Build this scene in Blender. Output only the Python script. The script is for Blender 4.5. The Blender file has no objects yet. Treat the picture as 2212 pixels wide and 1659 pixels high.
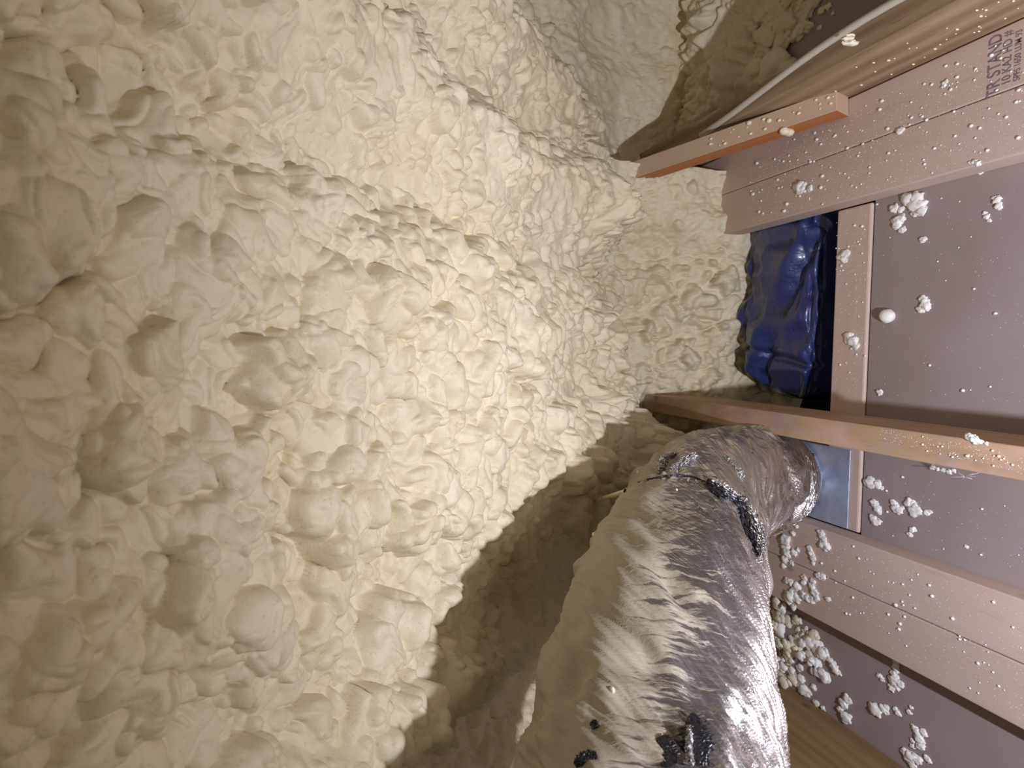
import bpy, bmesh, math, random
import numpy as np
from mathutils import Vector, Matrix, noise as mnoise
random.seed(7)
# ------------------------------------------------------------------ camera
F = 1600.0; CX, CY = 1106.0, 829.5; H = 0.85
d1 = np.array([665-CX, 750-CY, F]); d1 /= np.linalg.norm(d1)
d2 = np.array([-.022, 1, .044]); d2 -= d2.dot(d1)*d1; d2 /= np.linalg.norm(d2)
AX = -d2; AY = d1; AZ = np.cross(AX, AY)
R = np.array([AX, AY, AZ]); CAM = np.array([0, 0, H])
def ray(px, py): return R @ np.array([(px-CX)/F, (py-CY)/F, 1.0])
def onz(px, py, z):
    v = ray(px, py); return CAM + v*((z-H)/v[2])
def onx(px, py, x):
    v = ray(px, py); return CAM + v*(x/v[0])
def depth(p): return float((R.T @ (np.array(p)-CAM))[2])
S = bpy.context.scene
cd = bpy.data.cameras.new('camera'); cam = bpy.data.objects.new('camera', cd); S.collection.objects.link(cam)
cr = R @ np.array([1, 0, 0]); cu = R @ np.array([0, -1, 0]); cb = R @ np.array([0, 0, -1])
cam.matrix_world = Matrix(((cr[0], cu[0], cb[0], 0), (cr[1], cu[1], cb[1], 0), (cr[2], cu[2], cb[2], H), (0, 0, 0, 1)))
cd.sensor_width = 36; cd.lens = F/2212*36; cd.clip_start = .01
cd.dof.use_dof = True; cd.dof.focus_distance = .82; cd.dof.aperture_fstop = 12
S.camera = cam
# ------------------------------------------------------------------ light
w = bpy.data.worlds.new('world'); S.world = w; w.use_nodes = True
w.node_tree.nodes['Background'].inputs[0].default_value = (1, .86, .68, 1)
w.node_tree.nodes['Background'].inputs[1].default_value = .12
def lamp(name, kind, loc, target, energy, col, **k):
    l = bpy.data.lights.new(name, kind); o = bpy.data.objects.new(name, l); S.collection.objects.link(o)
    o.location = loc; o.rotation_euler = (Vector(target)-Vector(loc)).to_track_quat('-Z', 'Y').to_euler()
    l.energy = energy; l.color = col
    for a, b in k.items(): setattr(l, a, b)
    return o
lamp('torch_light', 'SPOT', (-.114, .0, .39), (.03, .93, -.09), 38, (.84, .865, 1.0), spot_size=math.radians(178), spot_blend=1.0, shadow_soft_size=.008)
lamp('fill_light', 'AREA', (.25, -1.3, .35), (-.1, .6, .8), 3.6, (1, .86, .70), shape='DISK', size=.25)  # warm fill added behind the camera to even out the foam
S.view_settings.view_transform = 'Standard'; S.view_settings.look = 'None'
S.view_settings.gamma = 1; S.view_settings.use_curve_mapping = False
S.view_settings.exposure = 0
# ------------------------------------------------------------------ helpers
C = S.collection
def tag(o, label, cat, group=None, kind=None):
    if label: o['label'] = label
    if cat: o['category'] = cat
    if group: o['group'] = group
    if kind: o['kind'] = kind
    return o
def link(name, me, mat, parent=None, smooth=True):
    if mat: me.materials.append(mat)
    if smooth: me.polygons.foreach_set('use_smooth', np.ones(len(me.polygons), bool))
    o = bpy.data.objects.new(name, me); C.objects.link(o)
    if parent: o.parent = parent
    return o
def empty(name, loc=(0, 0, 0)):
    o = bpy.data.objects.new(name, None); C.objects.link(o); o.location = loc; o.empty_display_size = .02; return o
def grid_mesh(name, P, wrap=False, uv=None):
    n, m = P.shape[:2]
    me = bpy.data.meshes.new(name)
    idx = np.arange(n*m).reshape(n, m)
    a = idx[:-1, :-1].ravel(); b = idx[1:, :-1].ravel(); c = idx[1:, 1:].ravel(); d = idx[:-1, 1:].ravel()
    f = np.stack([a, b, c, d], 1)
    if wrap:
        f = np.concatenate([f, np.stack([idx[:-1, -1], idx[1:, -1], idx[1:, 0], idx[:-1, 0]], 1)])
    k = len(f)
    me.vertices.add(n*m); me.vertices.foreach_set('co', P.reshape(-1).astype(np.float32))
    me.loops.add(4*k); me.loops.foreach_set('vertex_index', f.ravel().astype(np.int32))
    me.polygons.add(k); me.polygons.foreach_set('loop_start', np.arange(0, 4*k, 4, dtype=np.int32))
    me.polygons.foreach_set('loop_total', np.full(k, 4, np.int32))
    me.update(calc_edges=True)
    if uv is not None:
        l = me.uv_layers.new(name='uv'); l.data.foreach_set('uv', uv.reshape(-1, 2)[f.ravel()].ravel().astype(np.float32))
    return me
def box_mesh(x0, x1, y0, y1, z0, z1, bev=.0015, org=(0, 0, 0), sub=0):
    bm = bmesh.new(); bmesh.ops.create_cube(bm, size=1)
    for v in bm.verts:
        v.co = Vector(((x0+x1)/2+v.co.x*(x1-x0)-org[0], (y0+y1)/2+v.co.y*(y1-y0)-org[1], (z0+z1)/2+v.co.z*(z1-z0)-org[2]))
    if bev: bmesh.ops.bevel(bm, geom=bm.edges[:], offset=bev, segments=2, affect='EDGES', profile=.5)
    me = bpy.data.meshes.new('board'); bm.to_mesh(me); bm.free(); return me
def fft_noise(shape, cell, scale, seed, aniso=(1, 1), beta=0):
    """smooth random field, unit variance; scale = feature size in metres (rows, cols multiplied by aniso)"""
    r = np.random.default_rng(seed); f = np.fft.rfft2(r.standard_normal(shape).astype(np.float32))
    ky = np.fft.fftfreq(shape[0])[:, None]/cell; kx = np.fft.rfftfreq(shape[1])[None, :]/cell
    g = np.exp(-((ky*scale*aniso[0])**2+(kx*scale*aniso[1])**2)*3.0)
    o = np.fft.irfft2(f*g, s=shape); return ((o-o.mean())/o.std()).astype(np.float32)
def bilin(A, i, j):
    i = np.clip(i, 0, A.shape[0]-1.001); j = np.clip(j, 0, A.shape[1]-1.001)
    i0 = i.astype(np.int32); j0 = j.astype(np.int32); a = i-i0; b = j-j0
    return (A[i0, j0]*(1-a)*(1-b)+A[i0+1, j0]*a*(1-b)+A[i0, j0+1]*(1-a)*b+A[i0+1, j0+1]*a*b)
# ------------------------------------------------------------------ materials
class NT:
    def __init__(s, name):
        s.m = bpy.data.materials.new(name); s.m.use_nodes = True; s.t = s.m.node_tree; s.n = s.t.nodes; s.b = s.n['Principled BSDF']; s.out = s.n['Material Output']
    def add(s, typ, **k):
        n = s.n.new(typ)
        for a, b in k.items():
            if isinstance(a, str) and a.startswith('i_'): n.inputs[a[2:].replace('_', ' ')].default_value = b
            else: setattr(n, a, b)
        return n
    def L(s, a, b): s.t.links.new(a, b)
    def coord(s, scale=(1, 1, 1), kind='Object', rot=(0, 0, 0)):
        tc = s.add('ShaderNodeTexCoord'); mp = s.add('ShaderNodeMapping'); mp.inputs['Scale'].default_value = scale; mp.inputs['Rotation'].default_value = rot
        s.L(tc.outputs[kind], mp.inputs[0]); return mp.outputs[0]
    def noise(s, vec, scale, detail=3, rough=.5, dist=0):
        n = s.add('ShaderNodeTexNoise'); n.inputs['Scale'].default_value = scale; n.inputs['Detail'].default_value = detail; n.inputs['Roughness'].default_value = rough; n.inputs['Distortion'].default_value = dist
        s.L(vec, n.inputs['Vector']); return n.outputs['Fac']
    def ramp(s, fac, stops):
        r = s.add('ShaderNodeValToRGB'); e = r.color_ramp.elements
        while len(e) > 1: e.remove(e[-1])
        e[0].position = stops[0][0]; e[0].color = (*stops[0][1], 1) if len(stops[0][1]) == 3 else stops[0][1]
        for p, c in stops[1:]:
            q = e.new(p); q.color = (*c, 1)
        s.L(fac, r.inputs[0]); return r.outputs[0]
    def mix(s, fac, a, b, mode='MIX'):
        m = s.add('ShaderNodeMix', data_type='RGBA', blend_type=mode)
        for inp, v in ((m.inputs[0], fac), (m.inputs[6], a), (m.inputs[7], b)):
            if hasattr(v, 'links') or hasattr(v, 'is_linked'): s.L(v, inp)
            elif isinstance(v, (int, float)): inp.default_value = v
            else: inp.default_value = (*v, 1)
        return m.outputs[2]
    def math(s, op, a, b=None):
        m = s.add('ShaderNodeMath', operation=op)
        for inp, v in zip(m.inputs, (a, b)):
            if v is None: continue
            if hasattr(v, 'is_linked'): s.L(v, inp)
            else: inp.default_value = v
        return m.outputs[0]
    def bump(s, h, strength, dist):
        b = s.add('ShaderNodeBump'); b.inputs['Strength'].default_value = strength; b.inputs['Distance'].default_value = dist
        s.L(h, b.inputs['Height']); s.L(b.outputs[0], s.b.inputs['Normal']); return b
def foam_mat(name='sprayed foam', base=(.735, .655, .485), yel=(.71, .59, .35), amount=.6):
    t = NT(name); v = t.coord()
    n1 = t.noise(v, 9, 4, .6); n2 = t.noise(v, 160, 5, .65); n3 = t.noise(v, 700, 2, .6)
    f = t.ramp(n1, [(.42, (0, 0, 0)), (.75, (amount,)*3)])
    c = t.mix(f, base, yel)
    pores = t.ramp(n2, [(.25, (.78, .70, .55)), (.42, (1, 1, 1))])
    c = t.mix(1.0, c, pores, 'MULTIPLY')
    t.L(c, t.b.inputs['Base Color'])
    t.b.inputs['Roughness'].default_value = .5; t.b.inputs['Specular IOR Level'].default_value = .35
    h = t.math('ADD', t.math('MULTIPLY', n2, 1.0), t.math('MULTIPLY', n3, .25))
    t.bump(h, .35, .0025)
    return t.m
FOAM = foam_mat()
def wood_mat(name, light, dark, knot=True, streak=.5, scale=1.0, resin=None, mottle=False):
    t = NT(name); oi = t.add('ShaderNodeObjectInfo')
    tc = t.add('ShaderNodeTexCoord'); add = t.add('ShaderNodeVectorMath', operation='ADD')
    cmb = t.add('ShaderNodeCombineXYZ'); 
    for i in range(3): t.L(t.math('MULTIPLY', oi.outputs['Random'], 3.7+i), cmb.inputs[i])
    t.L(tc.outputs['Object'], add.inputs[0]); t.L(cmb.outputs[0], add.inputs[1])
    mp = t.add('ShaderNodeMapping'); mp.inputs['Scale'].default_value = (1, .07, 1); t.L(add.outputs[0], mp.inputs[0]); v = mp.outputs[0]
    big = t.noise(v, 14*scale, 3, .55, .6); fine = t.noise(v, 160*scale, 4, .65); 
    wv = t.add('ShaderNodeTexWave', wave_type='RINGS', rings_direction='Y'); wv.inputs['Scale'].default_value = 13*scale; wv.inputs['Distortion'].default_value = 11; wv.inputs['Detail'].default_value = 3; wv.inputs['Detail Scale'].default_value = .6
    t.L(v, wv.inputs['Vector'])
    g = t.math('ADD', t.math('MULTIPLY', wv.outputs['Fac'], .16*streak), t.math('ADD', t.math('MULTIPLY', big, .7), t.math('MULTIPLY', fine, .35*streak)))
    c = t.mix(t.ramp(g, [(.25, (0, 0, 0)), (.95, (1, 1, 1))]), light, dark)
    st = t.ramp(fine, [(.30, (.62, .55, .5)), (.42, (1, 1, 1))]); c = t.mix(.6*streak, c, st, 'MULTIPLY')
    if mottle:
        mm = t.add('ShaderNodeMapping'); mm.inputs['Scale'].default_value = (1, .4, 1); t.L(add.outputs[0], mm.inputs[0])
        c = t.mix(t.ramp(t.noise(mm.outputs[0], 26, 3, .6, .8), [(.52, (0, 0, 0)), (.66, (.7,)*3)]), c, (.42, .35, .36)); c = t.mix(t.ramp(t.noise(mm.outputs[0], 17, 3, .6, .5), [(.50, (0, 0, 0)), (.68, (.7,)*3)]), c, (.66, .42, .33))
    if resin:
        rn = t.noise(mp.outputs[0], 9, 2, .5, .5); c = t.mix(t.ramp(rn, [(.46, (0, 0, 0)), (.56, (.85,)*3)]), c, resin)
    # occasional dark spots / knots
    vo = t.add('ShaderNodeTexVoronoi'); vo.inputs['Scale'].default_value = 9; mp2 = t.add('ShaderNodeMapping'); mp2.inputs['Scale'].default_value = (1, .55, 1); t.L(add.outputs[0], mp2.inputs[0]); t.L(mp2.outputs[0], vo.inputs['Vector'])
    if knot: c = t.mix(t.ramp(vo.outputs['Distance'], [(.03, (.7,)*3), (.075, (0, 0, 0))]), c, tuple(x*.45 for x in dark))
    t.L(c, t.b.inputs['Base Color']); t.b.inputs['Roughness'].default_value = .62; t.b.inputs['Specular IOR Level'].default_value = .25
    t.bump(fine, .25, .0008); return t.m
PINE = wood_mat('pale pine', (.66, .515, .445), (.53, .40, .335), streak=.35)
PINE_MID = wood_mat('honey pine', (.60, .44, .30), (.40, .24, .13), streak=1.1, mottle=True)
PINE_OLD = wood_mat('weathered pine', (.60, .45, .30), (.25, .165, .095), streak=1.5)
PINE_SHADED = wood_mat('shade-darkened pine', (.36, .24, .12), (.20, .12, .055), streak=1.2)  # pine darkened to stand in for the duct's shadow on the joist
PINE_BLOCK = wood_mat('pine block', (.60, .45, .32), (.50, .34, .22), streak=.3, knot=False)
def plain(name, col, rough=.6, metal=0, spec=.3, bumps=None, var=None):
    t = NT(name); v = t.coord()
    if var:
        n = t.noise(v, var[0], 3, .55); t.L(t.mix(t.ramp(n, [(.35, (0, 0, 0)), (.7, (1, 1, 1))]), col, var[1]), t.b.inputs['Base Color'])
    else: t.b.inputs['Base Color'].default_value = (*col, 1)
    t.b.inputs['Roughness'].default_value = rough; t.b.inputs['Metallic'].default_value = metal; t.b.inputs['Specular IOR Level'].default_value = spec
    if bumps: t.bump(t.noise(v, bumps[0], 4, .6), bumps[1], bumps[2])
    return t.m
DRYWALL = plain('grey drywall paper', (.37, .30, .29), .75, spec=.2, bumps=(350, .15, .0006), var=(7, (.33, .262, .245)))
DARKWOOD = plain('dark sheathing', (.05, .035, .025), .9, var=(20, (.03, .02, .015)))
CRUMB = plain('foam crumb', (.90, .88, .85), .7, bumps=(420, .4, .001))
CRUMB_Y = plain('foam crumb yellowish', (.78, .70, .50), .7, bumps=(300, .4, .001), var=(90, (.84, .79, .66)))
INK = plain('stamp ink', (.15, .12, .16), .85, var=(60, (.34, .27, .27)))
# ------------------------------------------------------------------ foam surface
def build_foam():
    Dx = np.array([-1.2, -.45, -.2, -.125, -.08, 0, .25, .375, .40, .46, .51, .60, .9, 1.4])
    Dy = np.array([1.42, 1.43, 1.46, 1.44, 1.41, 1.40, 1.345, 1.31, 1.48, 1.49, 1.47, 1.45, 1.43, 1.43])
    # profile in (y,z) for D = 1.35; w = how much the X-dependent offset of the eave applies
    pts = np.array([[1.36, -.22, 1], [1.35, -.04, 1], [1.352, .0, 1], [1.375, .07, 1], [1.40, .15, 1], [1.405, .20, .9], [1.385, .245, .7], [1.34, .278, .45],
                    [1.2, .388, .15], [1.0, .55, 0], [.44, 1.004, 0], [.15, 1.238, 0], [-.1, 1.44, 0], [-.35, 1.64, 0]])
    dd = np.r_[0, np.cumsum(np.hypot(*np.diff(pts[:, :2], axis=0).T))]; Lt = dd[-1]
    tt = np.linspace(0, Lt, 3000); prof = np.stack([np.interp(tt, dd, pts[:, k]) for k in range(3)], 1)
    ker = np.hanning(91); ker /= ker.sum()
    for k in range(3): prof[:, k] = np.convolve(np.pad(prof[:, k], 45, mode='edge'), ker, 'valid')
    tan = np.gradient(prof[:, :2], axis=0); tan /= np.linalg.norm(tan, axis=1)[:, None]
    nor = np.stack([-tan[:, 1], tan[:, 0]], 1)      # towards the room
    if nor[2000] @ np.array([-.63, -.78]) < 0: nor = -nor
    cell = .001; X0 = -1.05; nx = 2100; nt = int(Lt/cell)+2
    Xg = X0+np.arange(nx)*cell; Tg = np.arange(nt)*cell
    yT = np.interp(Tg, tt, prof[:, 0])
    rng = np.random.default_rng(11)
    # broad relief: rafters under the foam and the bays between them
    Xm, Ym = np.meshgrid(Xg, yT, indexing='ij')
    slope = np.clip((1.42-Ym)/.18, 0, 1)
    wob = .02*np.interp(yT, [-.4, .3, .6, .9, 1.2, 1.5], [0, .2, -.6, .6, -.3, .4])[None, :]
    Xw = Xm+wob
    def g(c, s): return np.exp(-((Xw-c)/s)**2)
    Wv = .030*g(.262, .045)*(1)+.018*g(.06, .09)-.020*g(.145, .03)+.022*g(-.12, .13)
    Wv += -.035/(1+np.exp(-(Xw-.315)/.010))+.03*g(.44, .05)-.12/(1+np.exp(-(Xw-.50)/.02))*np.clip((Ym-.9)/.25, 0, 1)
    Wv += .075*g(-.345, .045)-.055/(1+np.exp((Xw+.41)/.02))*1.0+.012*g(-.27, .02)
    Wv += .05*g(-.62, .08)
    ys = np.clip((Ym-.82)/.33, 0, 1); Wv += .105*np.exp(-((Xw+.25)/.135)**2)*ys*ys*(3-2*ys)
    Wv = (Wv*slope).astype(np.float32)
    Wv += .008*fft_noise((nx, nt), cell, .16, 1)+.004*fft_noise((nx, nt), cell, .07, 2)
    A = Wv.copy()
    def size_at(x, y):
        near = np.clip((1.05-y)/.6, 0, 1)
        up = 1/(1+np.exp(-(x-(.05+.18*(y-.45)))/.05)); ridge = np.exp(-((x+.335)/.09)**2)
        return (.72+.5*near)*(1-.42*up)*(1-.42*ridge)*(.8 if y > 1.3 else 1)
    def blobs(A, n, r0, r1, lift, cap, aspect, seed, spread=.35):
        r_ = np.random.default_rng(seed)
        base = A.copy(); out = A
        xs = r_.uniform(Xg[3], Xg[-4], n); ts = r_.uniform(0, Lt, n); u = r_.uniform(0, 1, n)**1.8; an = r_.normal(0, spread, n); asx = r_.uniform(1, aspect, n); hj = r_.uniform(-.6, 1.0, n)
        for k in range(n):
            yk = np.interp(ts[k], Tg, yT)
            s = size_at(xs[k], yk); r = (r0+(r1-r0)*u[k])*s
            up = 1/(1+math.exp(-(xs[k]-.12)/.05)); a = an[k]+(.5*up); ax = r*math.sqrt(asx[k]); at = r/math.sqrt(asx[k])
            m = max(ax, at); i0 = int((xs[k]-m-X0)/cell); i1 = int((xs[k]+m-X0)/cell)+2; j0 = int((ts[k]-m)/cell); j1 = int((ts[k]+m)/cell)+2
            if i0 < 0 or j0 < 0 or i1 >= nx or j1 >= nt: continue
            dx = Xg[i0:i1, None]-xs[k]; dt = Tg[None, j0:j1]-ts[k]
            c, s_ = math.cos(a), math.sin(a); q = 1-((dx*c+dt*s_)/ax)**2-((-dx*s_+dt*c)/at)**2
            ci = base[(i0+i1)//2, (j0+j1)//2]
            hgt = np.where(q > 0, ci+lift*r*hj[k]-cap*r*.55+cap*r*np.sqrt(np.maximum(q, 0)), -9)
            np.maximum(out[i0:i1, j0:j1], hgt, out=out[i0:i1, j0:j1])
        return out
    A = blobs(A, 2600, .022, .044, .45, .85, 1.5, 21, 1.2)
    A = blobs(A, 15000, .009, .021, .45, 1.2, 1.6, 22, .8)
    A = blobs(A, 20000, .004, .0085, .35, 1.0, 2.2, 23, .7)
    # the coarse union leaves vertical lips: soften a hair so the creases stay crisp but not stepped
    for _ in range(2):
        A[1:-1, 1:-1] = .5*A[1:-1, 1:-1]+.125*(A[:-2, 1:-1]+A[2:, 1:-1]+A[1:-1, :-2]+A[1:-1, 2:])
    A += .0009*fft_noise((nx, nt), cell, .012, 5)+.0004*fft_noise((nx, nt), cell, .004, 6)
    w1 = .0048*fft_noise((nx, nt), cell, .045, 7)+.0028*fft_noise((nx, nt), cell, .016, 8)
    w2 = .0048*fft_noise((nx, nt), cell, .045, 9)+.0028*fft_noise((nx, nt), cell, .016, 10)
    # mesh: finer close to the eye
    dist = np.interp(Tg, tt, np.hypot(prof[:, 0], prof[:, 1]-.85)*1.0)
    dens = 1/np.maximum(dist, .38); cum = np.r_[0, np.cumsum(dens)][:-1]; NT_, NX_ = 1500, 1400
    tv = np.interp(np.linspace(0, cum[-1], NT_), cum, Tg)
    sv = np.clip(.30+.68*(np.interp(tv, Tg, dist)-.4), .38, 1.0)
    U = np.linspace(-1, 1, NX_)
    X = sv[None, :]*U[:, None]; T = np.repeat(tv[None, :], NX_, 0)
    I = (X-X0)/cell; J = T/cell
    Iw = I+bilin(w1, I, J)/cell; Jw = J+bilin(w2, I, J)/cell
    h = bilin(A, Iw, Jw)
    gy, gx = np.gradient(A)  # slight outward lean of the lobes
    lx = -bilin(gy, Iw, Jw)/cell; lt = -bilin(gx, Iw, Jw)/cell
    lx = np.clip(lx, -1.5, 1.5)*.0007; lt = np.clip(lt, -1.5, 1.5)*.0007
    Tq = np.clip(T+lt, 0, Lt)
    by = np.interp(Tq, tt, prof[:, 0]); bz = np.interp(Tq, tt, prof[:, 1]); bw = np.interp(Tq, tt, prof[:, 2])
    ny = np.interp(Tq, tt, nor[:, 0]); nz = np.interp(Tq, tt, nor[:, 1])
    by = by+bw*(np.interp(X, Dx, Dy)-1.35)
    damp = np.clip((Tq-.12)/.15, 0, 1)*.2+.8
    h = h*damp*(1+.9*np.clip((.78-Tq)/.1, 0, 1)*np.clip((Tq-.15)/.1, 0, 1)*np.clip((.42-X)/.05, 0, 1))
    P = np.stack([X+lx, by+ny*h, bz+nz*h], -1)
    me = grid_mesh('spray_foam', P[::-1])
    return link('spray_foam', me, FOAM)
foam = build_foam()
tag(foam, 'bulging cream spray foam insulation covering the roof slope down to the eave', 'insulation foam')
# ------------------------------------------------------------------ setting
def struct(name, me, mat): o = link(name, me, mat, smooth=False); o['kind'] = 'structure'; return o
struct('floor', box_mesh(-.93, 1.1, -.6, .974, -.013, 0, 0), DRYWALL)
struct('floor', box_mesh(.455, 1.1, .9741, 1.8, -.013, 0, 0), DRYWALL)
struct('floor', box_mesh(-.93, -.43, .9741, 1.8, -.013, 0, 0), DRYWALL)
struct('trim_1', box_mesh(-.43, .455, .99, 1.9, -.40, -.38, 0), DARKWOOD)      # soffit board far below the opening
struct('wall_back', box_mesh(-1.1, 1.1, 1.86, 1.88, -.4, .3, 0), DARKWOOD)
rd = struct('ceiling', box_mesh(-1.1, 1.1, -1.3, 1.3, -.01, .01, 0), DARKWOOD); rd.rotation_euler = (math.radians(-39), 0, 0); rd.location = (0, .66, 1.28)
# ------------------------------------------------------------------ lumber
def board(name, x0, x1, y0, y1, z0, z1, mat, label, cat='board', group=None, ang=0, lean=0):
    org = ((x0+x1)/2, (y0+y1)/2, z0)
    o = link(name, box_mesh(x0, x1, y0, y1, z0, z1, .0018, org), mat, smooth=False); o.location = org
    o.rotation_euler = (0, lean, ang)
    return tag(o, label, cat, group)
PT = .038
board('plate_board', .2475, .3285, .15, 1.42, 0, PT, PINE, 'pale flat plate board along the top of the blue bag, inner of the upper pair')
board('plate_board', .3295, .4075, .15, 1.50, 0, PT, PINE, 'pale flat plate board with the purple ink stamp, tight against the tall joist')
board('plate_board', -.353, -.278, .15, 1.50, 0, PT, PINE, 'pale flat plate board just below the metal duct boot, inner one of the lower pair')
board('plate_board', -.4295, -.354, .15, 1.50, 0, PT, PINE, 'pale flat plate board with foam scraps at its far end, outer of the lower pair')
board('joist', -.1195, -.0845, .15, 1.50, PT+.001, .152, PINE_MID, 'honey coloured joist on edge crossing between the blue bag and the foil duct', 'joist')
board('joist', .4095, .4465, .15, 1.60, 0, .142, PINE_OLD, 'weathered joist on edge with the pale cable lying along it', 'joist')
board('joist', -.635, -.597, .15, 1.60, 0, .235, PINE_SHADED, 'shaded joist on edge in the bottom right corner beside the foil duct', 'joist')
cm = link('cross_board', box_mesh(-.039, .039, -.262, .261, -.038, .003, .0035), PINE, smooth=False)
cm.location = (-.015, 1.0175, 0); cm.rotation_euler = (0, 0, -math.pi/2)
tag(cm, 'short pale cross board lying on the drywall edge beside the blue bag', 'board')
me = cm.data
# block of scrap lumber lying on the plates
BU = ray(-160, 896); BU /= np.linalg.norm(BU); BX = np.cross(BU, [0, 0, 1]); BX /= np.linalg.norm(BX); BZ = np.cross(BX, BU); BO = np.array([.379, .995, PT+.0005])
blk = link('lumber_block', box_mesh(0, .034, 0, .60, 0, .036, .0012), PINE_BLOCK, smooth=False)
ORANGE = wood_mat('resinous orange side', (.52, .24, .09), (.42, .13, .04), streak=.8, knot=False)
blk.data.materials.append(ORANGE)
for p in blk.data.polygons:
    if p.normal.x < -.7: p.material_index = 1
blk.matrix_world = Matrix([[BX[k], BU[k], BZ[k], BO[k]] for k in range(3)]+[[0, 0, 0, 1]])
tag(blk, 'square cut wood brace with an orange side, rising from the stamped plate into the foam', 'wood block')
# ------------------------------------------------------------------ ink stamp
def text(s, px, py, size, name, xs=1.0):
    c = bpy.data.curves.new(name, 'FONT'); c.body = s; c.size = size; c.extrude = .00008; c.offset = size*.008
    o = bpy.data.objects.new(name, c); C.objects.link(o)
    dg = bpy.context.evaluated_depsgraph_get(); me = bpy.data.meshes.new_from_object(o.evaluated_get(dg)); bpy.data.objects.remove(o)
    o = link(name, me, INK, smooth=False)
    p = onz(px, py, PT+.0003); o.location = p; o.rotation_euler = (0, 0, 0); o.scale = (xs, 1, 1)
    return o
pl = [o for o in C.objects if o.name.startswith('plate_board')][1]
for s, x, y, sz, xs in (('TR STAND', 2158, 204, .026, .61), ('10 KA2 HD #', 2182, 180, .017, .66), ('SPFS 1650 LUM 93', 2203, 172, .0125, .62)):
    t = text(s, x, y, sz, 'grade_stamp', xs); t.parent = pl; t.matrix_parent_inverse = Matrix.Translation(-Vector(pl.location)); t['label'] = 'purple ink lettering'
# ------------------------------------------------------------------ cable along the joist
def tube(name, pts, rad, mat, parent=None, segs=10, flat=1.0):
    P = [Vector(p) for p in pts]; cu = bpy.data.curves.new(name, 'CURVE'); cu.dimensions = '3D'; sp = cu.splines.new('NURBS'); sp.points.add(len(P)-1)
    for q, p in zip(sp.points, P): q.co = (*p, 1)
    sp.use_endpoint_u = True; sp.order_u = 4; cu.bevel_depth = rad; cu.bevel_resolution = 4; cu.resolution_u = 12
    o = bpy.data.objects.new(name, cu); C.objects.link(o); dg = bpy.context.evaluated_depsgraph_get(); me = bpy.data.meshes.new_from_object(o.evaluated_get(dg)); bpy.data.objects.remove(o)
    return link(name, me, mat, parent)
CABLE = plain('cable jacket', (.62, .56, .47), .5, bumps=(200, .2, .0008))
cp = [onx(*p, .440) for p in ((1990, -25), (1905, 17))]+[onz(*p, .146) for p in ((1800, 84), (1740, 125), (1660, 185), (1600, 232))]+[onz(1545, 270, .12), onz(1500, 300, .10)]
cp = [onz(2090, -85, .148), onz(1990, -28, .148), onz(1905, 17, .147), onz(1800, 84, .147), onz(1740, 125, .147), onz(1660, 186, .146), onz(1600, 232, .147), onz(1560, 262, .147), onz(1515, 292, .147)]
tag(tube('cable', cp, .0052, CABLE), 'pale cable running along the top of the weathered joist', 'cable')
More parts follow.
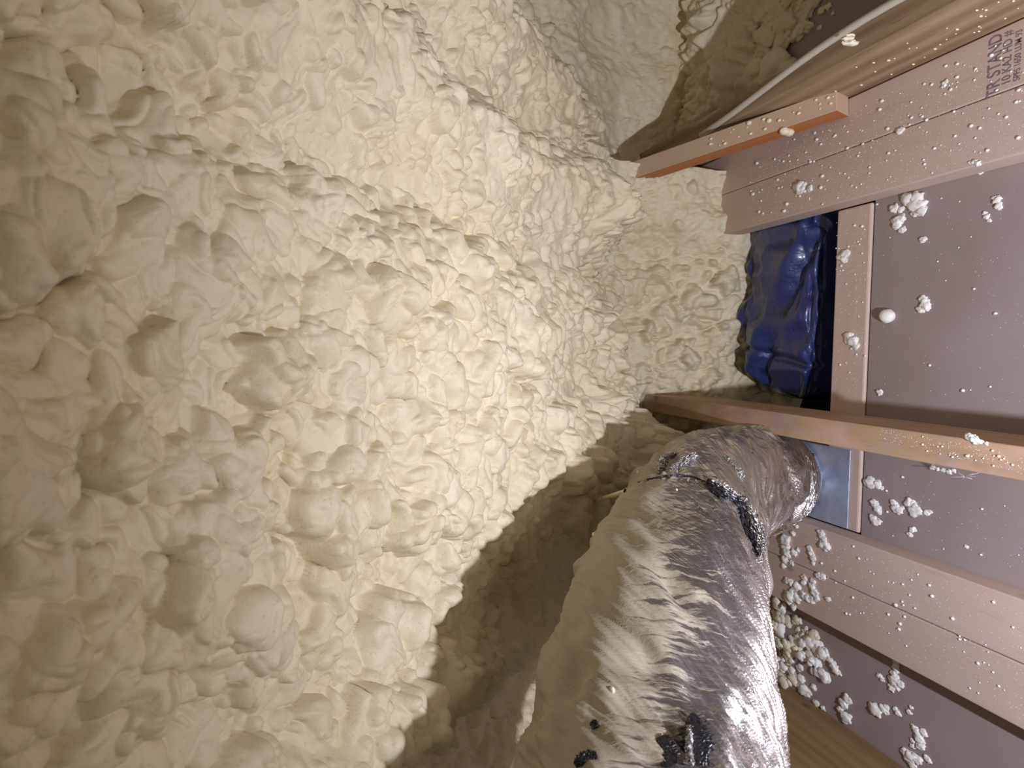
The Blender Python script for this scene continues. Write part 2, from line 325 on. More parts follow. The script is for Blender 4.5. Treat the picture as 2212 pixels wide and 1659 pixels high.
# ------------------------------------------------------------------ flexible duct
def duct_mats():
    def foil(name, over):
        t = NT(name); tc = t.add('ShaderNodeTexCoord'); mp = t.add('ShaderNodeMapping'); mp.inputs['Scale'].default_value = (1, 1, 1)
        t.L(tc.outputs['UV'], mp.inputs[0]); uv = mp.outputs[0]
        sx = t.add('ShaderNodeSeparateXYZ'); t.L(uv, sx.inputs[0])
        # streaks following the helix: coordinate across the creases is b
        m2 = t.add('ShaderNodeMapping'); m2.inputs['Rotation'].default_value = (0, 0, math.radians(42)); m2.inputs['Scale'].default_value = (1, 1, 1); t.L(uv, m2.inputs[0])
        m3 = t.add('ShaderNodeMapping'); m3.inputs['Scale'].default_value = (6, 120, 1); t.L(m2.outputs[0], m3.inputs[0])
        st = t.noise(m3.outputs[0], 1, 4, .6, .3)
        m4 = t.add('ShaderNodeMapping'); m4.inputs['Scale'].default_value = (12, 430, 1); t.L(m2.outputs[0], m4.inputs[0])
        st2 = t.noise(m4.outputs[0], 1, 3, .6)
        c = t.mix(t.ramp(st, [(.35, (0, 0, 0)), (.6, (1, 1, 1))]), (.74, .71, .71), (.95, .94, .93))
        t.L(c, t.b.inputs['Base Color']); t.b.inputs['Metallic'].default_value = 1; t.b.inputs['Roughness'].default_value = .3
        bp = t.bump(t.math('ADD', st, t.math('MULTIPLY', st2, .4)), .9, .006)
        # overspray layer; tan darkened in place of the dim light on that side
        b2 = t.add('ShaderNodeBsdfPrincipled'); b2.inputs['Roughness'].default_value = .75; b2.inputs['Specular IOR Level'].default_value = .2
        m5 = t.add('ShaderNodeMapping'); m5.inputs['Scale'].default_value = (22, 190, 1); m5.inputs['Rotation'].default_value = (0, 0, math.radians(6)); t.L(uv, m5.inputs[0])
        cr = t.noise(m5.outputs[0], 1, 4, .7, .6); big = t.noise(uv, 9, 3, .6); fine = t.noise(uv, 260, 3, .6)
        t.L(t.mix(t.ramp(big, [(.3, (0, 0, 0)), (.7, (1, 1, 1))]), (.37, .325, .245), (.46, .41, .32)), b2.inputs['Base Color'])
        bb = t.add('ShaderNodeBump'); bb.inputs['Strength'].default_value = .6; bb.inputs['Distance'].default_value = .0015
        t.L(t.math('ADD', t.math('MULTIPLY', cr, .8), t.math('MULTIPLY', fine, .4)), bb.inputs['Height']); t.L(bb.outputs[0], b2.inputs['Normal'])
        # mask: u = arc length in metres from the top line (UV x), fades past 'over'
        ms = t.math('SUBTRACT', over, sx.outputs['X'])
        ms = t.math('ADD', t.math('MULTIPLY', ms, 22.0), t.math('MULTIPLY', t.math('SUBTRACT', cr, .5), 5.0))
        ms = t.math('ADD', ms, t.math('MULTIPLY', t.math('SUBTRACT', big, .5), 3.0))
        mr = t.add('ShaderNodeMapRange'); mr.inputs['From Min'].default_value = -.25; mr.inputs['From Max'].default_value = .35; t.L(ms, mr.inputs['Value'])
        # thin dark cracks through the crust
        ck = t.ramp(t.noise(m5.outputs[0], 1.7, 4, .75, .8), [(.33, (0, 0, 0)), (.37, (1, 1, 1))])
        edge = t.ramp(ms, [(.0, (1, 1, 1)), (1.0, (0, 0, 0))])
        fac = t.math('MULTIPLY', mr.outputs[0], t.math('MAXIMUM', ck, t.math('SUBTRACT', 1.0, edge)))
        # dirty, sooty film where the spray gives out
        dm = t.math('MULTIPLY', t.ramp(t.math('ABSOLUTE', t.math('ADD', ms, .55)), [(.2, (1, 1, 1)), (.85, (0, 0, 0))]), .8)
        b3 = t.add('ShaderNodeBsdfPrincipled'); b3.inputs['Base Color'].default_value = (.10, .085, .085, 1); b3.inputs['Roughness'].default_value = .38; b3.inputs['Metallic'].default_value = .3
        t.L(bp.outputs[0], b3.inputs['Normal'])
        s1 = t.add('ShaderNodeMixShader'); t.L(dm, s1.inputs[0]); t.L(t.b.outputs[0], s1.inputs[1]); t.L(b3.outputs[0], s1.inputs[2])
        s2 = t.add('ShaderNodeMixShader'); t.L(fac, s2.inputs[0]); t.L(s1.outputs[0], s2.inputs[1]); t.L(b2.outputs[0], s2.inputs[2])
        t.L(s2.outputs[0], t.out.inputs['Surface']); return t.m
    return foil('foil jacket', .096), foil('foil jacket far', .05)
FOIL, FOIL2 = duct_mats()
CRINKLE = plain('crumpled foil', (.86, .85, .84), .18, metal=1, bumps=(130, 1.0, .006))
BLACKFILM = plain('torn black film', (.02, .018, .022), .3, spec=.5)
def catmull(P, n):
    P = np.array(P, float); Q = np.vstack([2*P[0]-P[1], P, 2*P[-1]-P[-2]]); out = []
    for i in range(1, len(Q)-2):
        for t in np.linspace(0, 1, n, endpoint=False):
            a, b, c, d = Q[i-1:i+3]; out.append(.5*((2*b)+(-a+c)*t+(2*a-5*b+4*c-d)*t*t+(-a+3*b-3*c+d)*t**3))
    out.append(P[-1]); return np.array(out)
def sleeve(name, path, rads, mat, parent, seed, amp=.0022, ring=.0012, helix=1.0, nseg=320, nv=420, ruf=0.0):
    c = catmull(path, 30); s = np.r_[0, np.cumsum(np.linalg.norm(np.diff(c, axis=0), axis=1))]
    sv = np.linspace(0, s[-1], nv); P = np.stack([np.interp(sv, s, c[:, k]) for k in range(3)], 1)
    r = np.interp(sv/s[-1], np.linspace(0, 1, len(rads)), rads)
    T = np.gradient(P, axis=0); T /= np.linalg.norm(T, axis=1)[:, None]
    ref = np.array([.12, -.55, .85]); B = ref[None]-T*(T@ref)[:, None]; B /= np.linalg.norm(B, axis=1)[:, None]   # top line
    D = np.cross(B, T); D /= np.linalg.norm(D, axis=1)[:, None]
    # D must point to the open side (towards +X, -Z)
    if D[nv//2] @ (CAM-P[nv//2]) < 0: D = -D
    ph = np.linspace(-math.pi/2, 1.5*math.pi, nseg)
    a = ph[None, :]*.1; b = sv[:, None]+helix*ph[None, :]*.1
    cell = .0012; N1 = fft_noise((1024, 512), cell, .0075, seed, (1, 5.5)); N2 = fft_noise((1024, 512), cell, .0035, seed+1, (1, 5)); N3 = fft_noise((1024, 512), cell, .03, seed+2)
    ii = ((b+.35)/cell) % 1022; jj = ((a+.2)/cell) % 510
    wr = .6*(1-np.abs(bilin(N1, ii, jj)))+.3*(1-np.abs(bilin(N2, ii, jj)))
    om = 1-.75/(1+np.exp((ph-1.35)/.15)); om = np.minimum(om, 1)[None, :]
    h = amp*wr*om+.003*bilin(N3, ii, jj)+ring*np.cos(2*math.pi*(b/.03))*.5
    if ruf:
        e = np.exp(-((sv[:, None])/.02)**2)+np.exp(-((s[-1]-sv[:, None])/.02)**2); h = h+ruf*e*bilin(N2, jj % 500, ii % 500)
    rr = r[:, None]+h
    V = P[:, None, :]+(np.cos(ph)[None, :, None]*B[:, None, :]+np.sin(ph)[None, :, None]*D[:, None, :])*rr[:, :, None]
    uv = np.stack([np.repeat(ph[None, :]*.1, nv, 0), np.repeat(sv[:, None], nseg, 1)], -1)
    me = grid_mesh(name, V, uv=uv); o = link(name, me, mat, parent)
    bm = bmesh.new(); bm.from_mesh(me); bmesh.ops.recalc_face_normals(bm, faces=bm.faces); bm.to_mesh(me); bm.free()
    return o
duct = empty('flexible_duct', (0, 0, 0)); tag(duct, 'wrinkled silver foil flexible duct, half coated in foam, curving up out of the metal boot', 'duct')
def at(px, py, d): return tuple(CAM+ray(px, py)*d)
nearp = [at(1370, 2100, .46), at(1385, 1850, .53), at(1405, 1659, .60), at(1424, 1400, .70), at(1446, 1270, .79), at(1474, 1190, .875)]
sleeve('duct_sleeve', nearp, [.1005, .1005, .1015, .0985, .0945, .094], FOIL, duct, 3, amp=.0062, ruf=.0012)
farp = [at(1462, 1205, .865), at(1482, 1140, .93), at(1520, 1078, 1.02), at(1585, 1046, 1.12), at(1655, 1036, 1.22), (-.212, 1.125, .07), (-.212, 1.128, .012)]
o = sleeve('duct_sleeve', farp, [.089, .090, .089, .086, .082, .076, .064], FOIL2, duct, 13, amp=.0045, ruf=.001); o['label'] = 'brownish reflective foil section behind the seam'
def patch(name, path, width, mat, parent, seed, amp=.004, nseg=60, nv=26):
    """crumpled strip that follows a path"""
    c = catmull(path, 20); s = np.r_[0, np.cumsum(np.linalg.norm(np.diff(c, axis=0), axis=1))]; sv = np.linspace(0, s[-1], nseg)
    P = np.stack([np.interp(sv, s, c[:, k]) for k in range(3)], 1); T = np.gradient(P, axis=0); T /= np.linalg.norm(T, axis=1)[:, None]
    V = CAM[None]-P; V /= np.linalg.norm(V, axis=1)[:, None]; Wd = np.cross(T, V); Wd /= np.linalg.norm(Wd, axis=1)[:, None]
    r_ = np.random.default_rng(seed); n = r_.standard_normal((nseg, nv)); 
    for _ in range(1): n = (n+np.roll(n, 1, 0)+np.roll(n, 1, 1))/1.7
    tpr = np.sin(np.pi*np.clip(np.linspace(.06, .94, nseg), 0, 1))**.5
    q = np.linspace(-.5, .5, nv)
    Pp = P[:, None]+Wd[:, None]*(q[None, :, None]*width*tpr[:, None, None]*(1+.15*r_.standard_normal((nseg, 1, 1))))+V[:, None]*((n*amp*.5+amp*np.cos(q*math.pi)[None])[:, :, None])
    o = link(name, grid_mesh(name, Pp), mat, parent, smooth=(mat is BLACKFILM))
    sm = o.modifiers.new('thick', 'SOLIDIFY'); sm.thickness = .0004; return o
bpy.context.view_layer.update()
SL = [o for o in C.objects if o.name.startswith('duct_sleeve')]
def on_duct(px, py, off=.003, which=(0, 1)):
    v = Vector(ray(px, py)); v.normalize(); best = None
    for k in which:
        ok, loc, nr, _ = SL[k].ray_cast(Vector(CAM), v)
        if ok:
            d = (loc-Vector(CAM)).length
            if best is None or d < best[0]: best = (d, loc)
    if best is None: return None
    return tuple(best[1]-v*off)
def strip(name, pts, width, mat, seed, amp=.004, off=.003, label=None, **k):
    P = [q for q in (on_duct(x, y, off) for x, y in pts) if q]
    if len(P) > 2:
        o = patch(name, P, width, mat, duct, seed, amp, **k)
        if label: o['label'] = label
strip('torn_edge', [(1378, 1042), (1402, 1036), (1440, 1029), (1490, 1029), (1530, 1043)], .0028, BLACKFILM, 5, .0012, .003, 'thin black line of the sleeve seam')
strip('torn_edge', [(1525, 1040), (1560, 1062), (1590, 1090), (1612, 1125), (1632, 1170), (1640, 1200)], .017, BLACKFILM, 15, .003, .003, 'dark torn sleeve edge')
strip('crumpled_tape', [(1538, 1035), (1568, 1055), (1600, 1085), (1625, 1125), (1642, 1170), (1645, 1205)], .011, CRINKLE, 6, .005, .008)
strip('crumpled_tape', [(1590, 1060), (1615, 1090), (1640, 1135), (1652, 1180)], .008, CRINKLE, 9, .004)
strip('crumpled_tape', [(1452, 1024), (1468, 1008), (1486, 992), (1506, 979)], .014, CRINKLE, 7, .005)
strip('crumpled_tape', [(1424, 1022), (1430, 1003), (1444, 986), (1458, 978)], .012, CRINKLE, 8, .004)
strip('crumpled_tape', [(1562, 985), (1578, 1000), (1595, 1018), (1606, 1032)], .011, CRINKLE, 10, .004)
strip('torn_hole', [(1520, 1655), (1512, 1620), (1500, 1590), (1492, 1562), (1484, 1555)], .020, BLACKFILM, 11, .0008, .0015, 'black torn hole in the foil at the bottom edge')
strip('torn_hole', [(1450, 1655), (1440, 1625), (1432, 1600), (1428, 1590)], .015, BLACKFILM, 12, .0008, .0015, 'black torn hole in the foil at the bottom edge')
strip('torn_hole', [(1243, 1655), (1258, 1645), (1275, 1636), (1290, 1632)], .010, BLACKFILM, 13, .0008, .0015)
strip('torn_hole', [(1277, 1570), (1285, 1565), (1292, 1563)], .006, BLACKFILM, 14, .001, .002)
strip('foil_fringe', [(1487, 1566), (1490, 1590), (1488, 1620), (1496, 1655)], .005, CRINKLE, 16, .003, .007)
for k, (x, y, r) in enumerate(((1545, 1055, 7), (1555, 1062, 5), (1322, 1490, 8), (1283, 1155, 6), (1461, 1058, 4), (1378, 1020, 4))):
    q = on_duct(x, y, 0)
    if q: DROPS = globals().setdefault('DROPS', []); DROPS.append((q, r))
# ------------------------------------------------------------------ metal boot
GALV = plain('galvanised sheet', (.50, .58, .74), .5, metal=.7, bumps=(28, .35, .006), var=(34, (.68, .74, .88)))
boot = empty('duct_boot', (-.212, 1.09, 0)); tag(boot, 'galvanised sheet metal boot under the end of the foil duct', 'duct boot')
bi = Matrix.Translation(-Vector(boot.location))
def bpart(name, me, sm=False):
    o = link(name, me, GALV, boot, smooth=sm); o.matrix_parent_inverse = bi; return o
bpart('top_plate', box_mesh(-.275, -.147, 1.0, 1.22, .0035, .0055, .0005))
bpart('box_side', box_mesh(-.273, -.149, 1.058, 1.20, -.2, .0034, .001))
n = 48; P = np.array([[(-.212+.060*math.cos(2*math.pi*i/n), 1.128+.060*math.sin(2*math.pi*i/n), z) for i in range(n)] for z in (.0056, .02, .04)])
bpart('collar', grid_mesh('collar', P, wrap=True), True)
# ------------------------------------------------------------------ blue bag in the opening
def blue_bag():
    t = NT('blue plastic film'); v = t.coord(); n1 = t.noise(v, 26, 4, .6, 1.2)
    t.L(t.mix(n1, (.013, .022, .10), (.036, .05, .17)), t.b.inputs['Base Color']); t.b.inputs['Roughness'].default_value = .38; t.b.inputs['Specular IOR Level'].default_value = .5
    t.b.inputs['Coat Weight'].default_value = .3; t.b.inputs['Coat Roughness'].default_value = .15
    t.bump(n1, .35, .012)
    nu, nv = 300, 200
    N1 = fft_noise((512, 512), .001, .05, 31, (2.2, 1)); N2 = fft_noise((512, 512), .001, .02, 32, (2.5, 1)); N3 = fft_noise((512, 512), .001, .03, 33)
    th = np.linspace(0, 2*math.pi, nu)      # around, section in y-z;  length along X
    u = np.linspace(-1, 1, nv)
    U, TH = np.meshgrid(u, th, indexing='ij')
    e = .32; cth = np.cos(TH); sth = np.sin(TH)
    sy = np.sign(cth)*np.abs(cth)**e; sz = np.sign(sth)*np.abs(sth)**.45
    end = (1-np.abs(U)**5)**.35
    X = .122+U*.205; y0 = 1.228; hy = .115; zc = -.115; hz = .105
    ii = (U*.2+.25)/.001 % 510; jj = ((TH*.1)/.001) % 510
    hgt = -.004*(1-np.abs(bilin(N1, ii, jj)))-.0015*(1-np.abs(bilin(N2, ii, jj)))+.003*bilin(N3, ii, jj)
    
    Yv = y0+sy*(hy+hgt)*end; Zv = zc+(sz*hz+hgt*1.4)*end-.03*np.clip(-U-.55, 0, 1)
    Yv = Yv+(.9*np.clip(-.025-Zv, 0, .1)+.012)*(cth < 0)+.02*(cth > .2)
    # long slanting fold running over the top
    f = np.exp(-(((Yv-1.20)+.13*(U))/.012)**2)*(np.sin(TH) > 0)
    Zv = Zv-.014*f+.010*np.exp(-(((Yv-1.235)+.13*U)/.02)**2)*(np.sin(TH) > 0)
    f2 = np.exp(-((U+.62-.9*(Yv-1.2))/.035)**2)*(np.sin(TH) > 0); Zv = Zv-.012*f2
    Pp = np.stack([X, Yv, Zv], -1)
    o = link('plastic_bag', grid_mesh('plastic_bag', Pp), t.m); return o
tag(blue_bag(), 'creased dark blue plastic bag tucked in the opening between the boards', 'plastic bag')
# ------------------------------------------------------------------ foam crumbs
_ico = {}
def ico(sub):
    if sub not in _ico:
        bm = bmesh.new(); bmesh.ops.create_icosphere(bm, subdivisions=sub, radius=1); v = np.array([x.co[:] for x in bm.verts]); f = np.array([[q.index for q in p.verts] for p in bm.faces]); bm.free(); _ico[sub] = (v, f)
    return _ico[sub]
def crumb_mesh(balls, seed, sub=3, flat=.55, rough=.28, frame=None):
    """balls: (world offset vec, radius); frame: 3x3 columns (tangent, bitangent, normal)"""
    V, Fc = [], []; n0 = 0; v, f = ico(sub)
    for k, (c, r) in enumerate(balls):
        off = Vector((seed*3.1+k*7.7, seed*1.3, k*2.1))
        d = np.array([mnoise.noise(Vector(x)*1.3+off)*1.2+.5*mnoise.noise(Vector(x)*3.2+off)+(.3*mnoise.noise(Vector(x)*9.0+off) if sub > 2 else 0) for x in v])
        q = v*(1+rough*1.3*d)[:, None]*r; q[:, 2] *= flat; q[:, 0] *= (1.1 if rough > .1 else 1); q[:, 1] *= (1.6 if rough > .1 else 1.25)
        if frame is not None: q = q @ np.array(frame).T
        V.append(q+np.array(c)); Fc.append(f+n0); n0 += len(v)
    V = np.vstack(V); Fc = np.vstack(Fc); me = bpy.data.meshes.new('crumb')
    me.from_pydata(V.tolist(), [], Fc.tolist()); return me
IDN = np.eye(3); XF = np.array([[0, 0, -1], [1, 0, 0], [0, -1, 0]], float)   # side face pointing to -X
def surf_point(px, py):
    p = onz(px, py, .152)
    if -.121 < p[0] < -.084: return p, .152, IDN
    p = onx(px, py, -.0845)
    if 0 < p[2] < .152 and ray(px, py)[0] < 0: return p, None, np.array([[0, 0, 1], [1, 0, 0], [0, 1, 0]], float)
    p = onz(px, py, PT)
    if -.4295 < p[0] < -.278 or .2475 < p[0] < .4075: return p, PT, IDN
    p = onz(px, py, .003)
    if .975 < p[1] < 1.057: return p, .003, IDN
    return onz(px, py, 0), 0, IDN
cn = 0
def chunk(balls, label, mat=None, face=None, flat=.6, rough=.42, name='foam_crumb', cat='foam crumb', group=None, lift=0.0, sub=3):
    global cn; cn += 1
    cx = sum(b[0] for b in balls)/len(balls); cy = sum(b[1] for b in balls)/len(balls)
    def onpl(x, y, q, n):
        v = ray(x, y); return CAM+v*(np.dot(q-CAM, n)/np.dot(v, n))
    hit = None
    if face == 'joist': hit = (np.array([.4095, 1, 0]), XF)
    elif face == 'block': hit = (BO, np.stack([BU, -BZ, -BX], 1))
    elif face == 'blocktop': hit = (BO+BZ*.036, np.stack([BX, BU, BZ], 1))
    if hit: p0 = onpl(cx, cy, hit[0], hit[1][:, 2]); fr = hit[1]
    elif isinstance(face, float): p0 = onz(cx, cy, face); fr = IDN
    else: p0, z, fr = surf_point(cx, cy)
    dp = depth(p0); bw = []
    for x, y, r in balls:
        if hit: q = onpl(x, y, p0, fr[:, 2])
        elif fr is IDN: q = onz(x, y, p0[2])
        else: q = onx(x, y, p0[0])
        k = .95*r*depth(q)/F
        q = q-p0+fr[:, 2]*k*flat*.55
        # on the receding floor a blob's image is squeezed along the view: stretch keeps its outline
        bw.append((q, k))
    o = link(name, crumb_mesh(bw, cn, sub, flat, rough, fr), mat or CRUMB); o.location = p0+fr[:, 2]*lift
    return tag(o, label, cat, group)
G1 = 'foam scraps on the upper drywall'; 
CH = [
 ([(1966,430,13),(1981,428,12),(1985,441,15),(1990,454,11),(1979,460,7)], 'largest white foam scrap on the drywall just right of the cross board top'),
 ([(1935,450,8),(1946,453,6),(1952,449,4)], 'small frayed foam scrap left of the largest scrap on the upper drywall'),
 ([(1941,476,10),(1949,472,8),(1938,489,7),(1940,482,9)], 'lumpy foam scrap below the frayed scrap on the upper drywall'),
 ([(1951,497,7)], 'round foam bead touching the lumpy scrap on the upper drywall'),
 ([(1996,517,6),(1992,521,4)], 'lone small foam scrap below the largest scrap on the drywall'),
 ([(2156,432,8),(2159,445,7),(2150,428,5)], 'grey white torn foam scrap near the right edge under the plate boards'),
 ([(2128,460,4),(2132,468,5),(2138,476,4)], 'thin curved foam sliver below left of the torn scrap near the right edge'),
 ([(1995,645,7),(1998,655,9),(2002,663,8),(1991,669,7)], 'hook shaped foam scrap right of the round foam ball on the drywall'),
 ([(1901,848,6)], 'small foam bead in the drywall corner above the honey joist'),
 ([(1827,547,8),(1822,556,9),(1814,554,4),(1826,563,5)], 'three cornered foam scrap on the upper part of the cross board'),
 ([(1836,727,9),(1844,736,10),(1850,748,7),(1832,735,6)], 'crinkled foam scrap on the lower part of the cross board'),
 ([(1728,403,10),(1731,410,8),(1737,399,6)], 'whitish square foam scrap on the inner upper plate board'),
 ([(1751,408,6)], 'small foam bit right of the square scrap on the upper plate'),
 ([(1945,282,7),(1950,279,4)], 'small square foam scrap on the seam of the upper plates'),
 ([(2042,178,5),(2040,185,4)], 'curved foam fleck on the stamped plate'),
 ([(2104,350,5),(2112,353,6),(2096,351,3)], 'long foam fleck on the lower edge of the upper plates'),
 ([(2122,368,7),(2120,373,4)], 'small foam scrap on the drywall right below the plate edge'),
 ([(2018,1001,4),(2016,1009,5),(2026,1013,4),(2038,1016,4),(2050,1019,5),(2060,1016,4)], 'curved foam drip hanging off the lower edge of the honey joist'),
 ([(1880,1040,10),(1887,1047,9),(1896,1046,8),(1905,1054,4)], 'largest foam scrap on the drywall just below the honey joist'),
 ([(1890,1087,7),(1895,1093,7),(1898,1101,8)], 'two lobed foam scrap on the drywall beside the lower cross board end'),
 ([(1932,1087,7),(1936,1095,8),(1943,1103,8),(1950,1097,4)], 'jagged foam scrap, middle one of the row on the lower drywall'),
 ([(1966,1085,9),(1973,1090,8),(1978,1102,11),(1986,1104,6)], 'clumped foam scrap, rightmost big one of the row on the lower drywall'),
 ([(2003,1108,6),(2010,1105,4)], 'small foam scrap right of the clumped scrap on the lower drywall'),
 ([(1888,1119,7),(1893,1127,8),(1899,1127,6)], 'wedge shaped foam scrap below the two lobed one on the lower drywall'),
 ([(1973,1143,6)], 'upper of two small foam beads below the row on the lower drywall'),
 ([(1966,1154,5)], 'lower of two small foam beads below the row on the lower drywall'),
 ([(2088,1181,4)], 'single tiny foam bead far right on the lower drywall'),
 ([(1698,1166,11),(1698,1180,8),(1700,1193,9),(1697,1208,8),(1693,1222,5),(1711,1216,5),(1716,1193,7),(1724,1188,5)], 'forked foam scrap on the lower plates beside the duct'),
 ([(1749,1184,6),(1753,1194,7),(1757,1204,7),(1757,1217,4)], 'upright tapered foam scrap right of the forked one on the lower plate'),
 ([(1775,1152,7),(1779,1161,7)], 'rounded foam scrap on the lower plate below the metal boot'),
 ([(1779,1175,9),(1787,1180,8),(1783,1184,6)], 'notched foam scrap just under the rounded one on the lower plate'),
 ([(1714,1152,5)], 'small foam fleck beside the duct at the metal boot'),
 ([(1721,1137,4)], 'tiny foam bead at the corner of metal boot and plate'),
 ([(1770,1244,7),(1777,1246,7)], 'foam scrap at the start of the seam between the lower plates'),
 ([(1757,1256,6),(1756,1268,7),(1762,1280,8),(1764,1291,7)], 'tall foam scrap below the plate seam, right of the heap'),
 ([(1736,1284,7),(1745,1291,8),(1755,1297,7)], 'slanting foam scrap leaning on the tall scrap below the seam'),
 ([(1738,1249,6),(1737,1258,6)], 'short foam scrap left of the tall scrap below the seam'),
 ([(1702,1255,7),(1710,1258,8),(1722,1266,8),(1716,1272,5)], 'bent foam scrap on the lower plate above the heap'),
 ([(1710,1287,12),(1722,1292,9),(1704,1296,8)], 'broad foam scrap at the top of the heap beside the duct'),
 ([(1789,1294,5)], 'round foam bead on the outer lower plate, right of the tall scrap'),
 ([(1937,1434,6),(1936,1445,7),(1934,1458,8),(1933,1470,10),(1927,1486,7),(1946,1477,8),(1938,1484,6)], 'fan shaped white foam scrap hanging below the lower plates'),
 ([(1900,1460,5),(1906,1467,5)], 'small foam chip left of the fan shaped scrap'),
 ([(1893,1532,13),(1911,1532,9),(1916,1528,6)], 'rounded foam scrap with a side lobe, on the drywall below the fan shaped scrap'),
 ([(1832,1510,8),(1824,1520,9),(1816,1532,6)], 'slanting foam scrap on the drywall near the shaded joist'),
 ([(1830,1548,10),(1826,1553,7)], 'teardrop foam scrap under the slanting one near the shaded joist'),
 ([(1936,1532,5),(1941,1540,6)], 'thin foam chip right of the rounded scrap'),
 ([(1965,1538,5),(1969,1528,4)], 'foam chip below the clear film shred'),
 ([(1976,1572,6),(1983,1580,8),(1997,1583,7),(1989,1596,9),(1990,1611,8)], 'long ragged foam scrap near the bottom edge of the drywall'),
 ([(1973,1600,5),(1972,1612,5),(1957,1624,8),(1970,1634,12),(1982,1640,10),(1974,1653,8)], 'large forked foam scrap at the bottom edge of the picture'),
 ([(2004,1638,6),(2008,1645,4)], 'small foam chip right of the large forked scrap at the bottom edge'),
 ([(1765,1520,7)], 'upper of two round foam beads along the shaded joist'),
 ([(1779,1530,5)], 'lower of two round foam beads along the shaded joist'),
 ([(1757,1451,6),(1770,1454,10),(1782,1459,12)], 'comma shaped foam scrap at the lower right of the heap'),
 ([(1796,1429,7),(1803,1439,9),(1810,1451,8)], 'foam scrap at the right rim of the heap'),
 ([(1700,1471,10)], 'round foam scrap at the bottom of the heap next to the duct'),
 ([(1722,1461,6),(1732,1467,9)], 'three cornered foam scrap at the bottom of the heap'),
 ([(1738,1490,12),(1746,1496,8)], 'lowest large foam scrap of the heap, by the shaded joist'),
 ([(1759,1484,6)], 'dim little foam chip right of the lowest large heap scrap'),
 ([(1757,1388,14),(1769,1400,14),(1783,1411,11)], 'big smooth foam scrap on the right side of the heap'),
 ([(1752,1425,9),(1765,1429,11),(1742,1420,7)], 'ragged foam scrap under the big smooth one in the heap'),
]
for b, l in CH: chunk(b, l, flat=.5)
chunk([(1923, 683, 16)], 'smooth round foam ball on the drywall right of the cross board', flat=.9, rough=.06, name='foam_ball', cat='foam ball')
chunk([(1831,80,9),(1835,90,11),(1843,90,8),(1838,74,6)], 'torn foam scrap stuck to the side of the weathered joist under the cable', mat=CRUMB_Y, face='joist')
chunk([(1695,279,11),(1704,281,11)], 'glossy egg shaped foam blob on the orange side of the wood brace', mat=CRUMB_Y, face='block', flat=.8, rough=.08)
for x, y, r, l in ((1619,266,5,'foam bead on top of the wood brace, left one'), (1662,261,5,'foam bead on top of the wood brace, middle one')):
    chunk([(x, y, r)], l, mat=CRUMB_Y, face='blocktop', flat=.8, rough=.1, sub=2)
chunk([(2098,945,8),(2106,950,9),(2118,954,5),(2131,957,4)], 'white foam splash with a tail on top of the honey joist', flat=.5)
# feather of loose fibre under the honey joist
film = plain('clear film shred', (.62, .58, .60), .4)
fl = empty('film_shred', onz(2085, 1030, .05)); tag(fl, 'wispy translucent film shred under the honey joist near the right edge', 'film shred')
for k in range(9):
    a = random.uniform(-.6, .9); L_ = random.uniform(.008, .026); p = Vector((0, 0, 0)); d = Vector((-math.sin(a)*.8, -math.cos(a)*random.choice((1, 1, -1)), random.uniform(-.5, .3)))
    tube('fibre', [p, p+d*L_*.5+Vector((0, 0, .002)), p+d*L_], .0005, film, fl)
# foam in the dark bay behind the weathered joist
def mound(balls, label, name='foam_slab', cat='foam slab', mat=FOAM, **k): return chunk(balls, label, mat=mat, face=0.0, name=name, cat=cat, **k)
nm = 260; gx_ = np.linspace(.46, 1.05, nm); gy_ = np.linspace(1.05, 1.75, nm); GX, GY = np.meshgrid(gx_, gy_, indexing='ij')
N1 = fft_noise((nm, nm), .0025, .09, 61); N2 = fft_noise((nm, nm), .0025, .03, 62); N3 = fft_noise((nm, nm), .0025, .012, 63)
edge_ = (GY-1.27+.28*(GX-.5))
GZ = .06*np.clip(edge_/.15, -.3, 1)+.012*N1*np.clip(edge_/.1+.6, 0, 1)+.010*np.abs(N2)+.004*np.abs(N3)-.012
o = link('foam_mound', grid_mesh('foam_mound', np.stack([GX, GY, np.maximum(GZ, -.012)], -1)[::-1]), FOAM)
tag(o, 'shadowed lumpy foam spread over the floor of the dark bay behind the weathered joist', 'foam mound')
mound([(1655,30,38),(1690,20,40),(1700,60,40),(1665,75,34),(1640,95,22),(1720,40,26)], 'large torn foam slab in the dark bay behind the cable', flat=.35, rough=.5, sub=4)
mound([(1640,150,30),(1680,145,34),(1705,150,22),(1660,180,26),(1620,190,24),(1600,215,20)], 'smooth yellowish foam offcut against the weathered joist, under the torn slab', mat=CRUMB_Y, flat=.6, rough=.2)
mound([(1752,20,12),(1762,5,12),(1748,34,9)], 'upright foam splinter at the top edge right of the torn slab', flat=.8)
mound([(1740,62,13),(1728,75,12),(1750,58,8)], 'yellow foam bit between the torn slab and the cable', mat=CRUMB_Y, flat=.8)
for x, y, r, l in ((1777,22,8,'crumbly foam bit at the top edge, left one right of the splinter'), (1790,14,7,'crumbly foam bit at the top edge above the cable'), (1772,60,5,'small foam bit on the dark floor above the cable'), (1800,30,4,'tiny foam bit nearest the cable on the dark floor')):
    mound([(x, y, r)], l, name='foam_crumb', cat='foam crumb', mat=CRUMB_Y, sub=2)
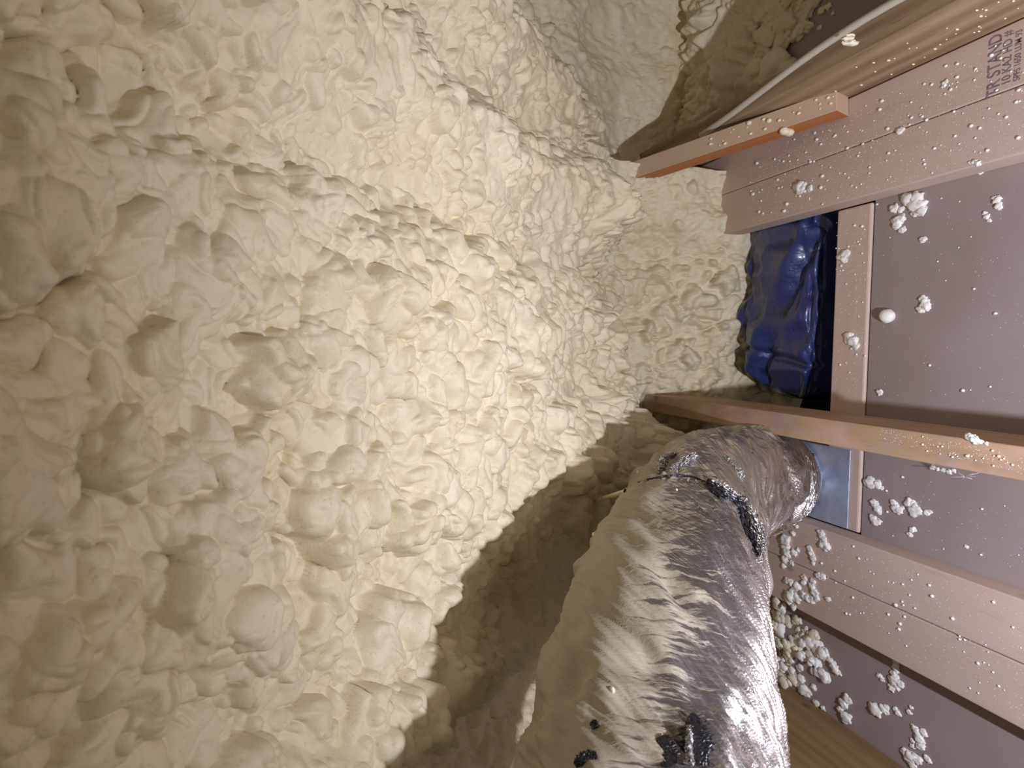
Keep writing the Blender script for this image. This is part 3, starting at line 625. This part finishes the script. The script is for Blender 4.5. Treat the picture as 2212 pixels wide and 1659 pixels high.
# heap of trimmed scraps beside the duct
hl = 'pale trimmed foam flake in the heap between the foil duct and the shaded joist'; k = 0
while k < 85:
    x = random.uniform(1655, 1790); y = random.uniform(1292, 1480)
    if x > 1790-max(0, (1400-y))*.75 or (y > 1440 and x > 1745): continue
    lvl = random.random()**1.5*.022+.002
    r = random.uniform(5, 12); a = random.uniform(0, 6.28)
    bl = [(x, y, r)]+[(x+math.cos(a+j)*r*.9, y+math.sin(a+j)*r*.9, r*random.uniform(.4, .8)) for j in range(random.randint(1, 3))]
    p, z, fr = surf_point(x, y)
    chunk(bl, hl, mat=random.choice((CRUMB, CRUMB_Y, CRUMB_Y)), flat=.5, rough=.35, name='foam_flake', cat='foam flake', group='heap of trimmed foam flakes beside the duct', lift=lvl if k > 30 else 0, sub=2); k += 1
# droplets of overspray, individually
def pick(reg):
    while True:
        x = random.uniform(reg[0], reg[1]); f = (x-reg[0])/(reg[1]-reg[0]); ylo = reg[2]+(reg[4]-reg[2])*f; yhi = reg[3]+(reg[5]-reg[3])*f
        return x, random.uniform(ylo, yhi)
REG = [((1620, 2212, 345, 485, 60, 325), 150, 'upper plates', 'tiny white foam droplet stuck on the upper pair of plate boards'),
       ((1805, 1870, 455, 850, 455, 850), 26, 'cross board', 'tiny white foam droplet stuck on the cross board beside the blue bag'),
       ((1760, 2212, 1150, 1300, 1310, 1570), 55, 'lower plates', 'tiny white foam droplet stuck on the lower pair of plate boards'),
       ((1900, 2212, 925, 950, 985, 1025), 24, 'honey joist', 'tiny white foam droplet stuck on top of the honey coloured joist'),
       ((1890, 2212, 440, 860, 400, 880), 14, 'upper drywall', 'tiny white foam droplet on the drywall above the honey joist'),
       ((1890, 2212, 1010, 1150, 1080, 1250), 10, 'lower drywall', 'tiny white foam droplet on the drywall below the honey joist')]
for reg, n, gname, lab in REG:
    for i in range(n):
        x, y = pick(reg); r = 1.6+2.6*random.random()**2.5
        chunk([(x, y, r)], lab, flat=.75, rough=.12, name='foam_droplet', cat='foam droplet', group='foam droplets on the '+gname, sub=1)
for i in range(34):
    x = random.uniform(1780, 2200); y = 213-(x-1833)*.452-random.uniform(6, 70)
    chunk([(x, y, 1.6+2*random.random()**2)], 'tiny foam droplet stuck to the side of the weathered joist', face='joist', flat=.75, rough=.12, mat=CRUMB_Y, name='foam_droplet', cat='foam droplet', group='foam droplets on the weathered joist', sub=1)
for i in range(26):
    f = random.random(); x = 1520+f*290; y = 318-f*104+random.uniform(-16, 10)
    chunk([(x, y, 1.8+2*random.random()**2)], 'tiny foam droplet on top of the wood brace', face='blocktop', flat=.75, rough=.12, mat=CRUMB_Y, name='foam_droplet', cat='foam droplet', group='foam droplets on the wood brace', sub=1)
# the very fine spray dust, beyond counting
V, Fc = [], []; v, f = ico(1); n0 = 0
for reg, n, *_ in REG:
    for i in range(n*9):
        x, y = pick(reg); p, z, fr = surf_point(x, y); r = random.uniform(.4, 1.05)*depth(p)/F
        V.append((v*np.array([1, 1, .7])*r) @ fr.T+p); Fc.append(f+n0); n0 += len(v)
me = bpy.data.meshes.new('spray_dust'); me.from_pydata(np.vstack(V).tolist(), [], np.vstack(Fc).tolist())
tag(link('spray_dust', me, CRUMB), 'fine white overspray dust peppering the boards and drywall', 'overspray', kind='stuff')
# strand of foam between duct and slope
for k, (q, r) in enumerate(DROPS):
    o = link('foam_droplet', crumb_mesh([((0, 0, 0), r*.8*depth(q)/F)], 900+k, 2, .8, .15), CRUMB_Y); o.location = q
    tag(o, ('cream foam bead on the dark sleeve seam', 'smaller cream foam bead on the sleeve seam', 'long foam lump on the coated side of the duct', 'foam bead on the left edge of the duct', 'small foam speck near the top of the coated duct', 'foam speck above the duct seam')[k], 'foam droplet')
on3 = lambda x, y, d: CAM+ray(x, y)*d
st = tube('foam_strand', [on_duct(1352, 1062, 0) or on3(1352, 1062, .93), on3(1322, 1070, .98), on3(1292, 1080, 1.05), on3(1255, 1096, 1.14)], .003, FOAM)
tag(st, 'thin foam strand stretched from the duct to the foam slope', 'foam strand')
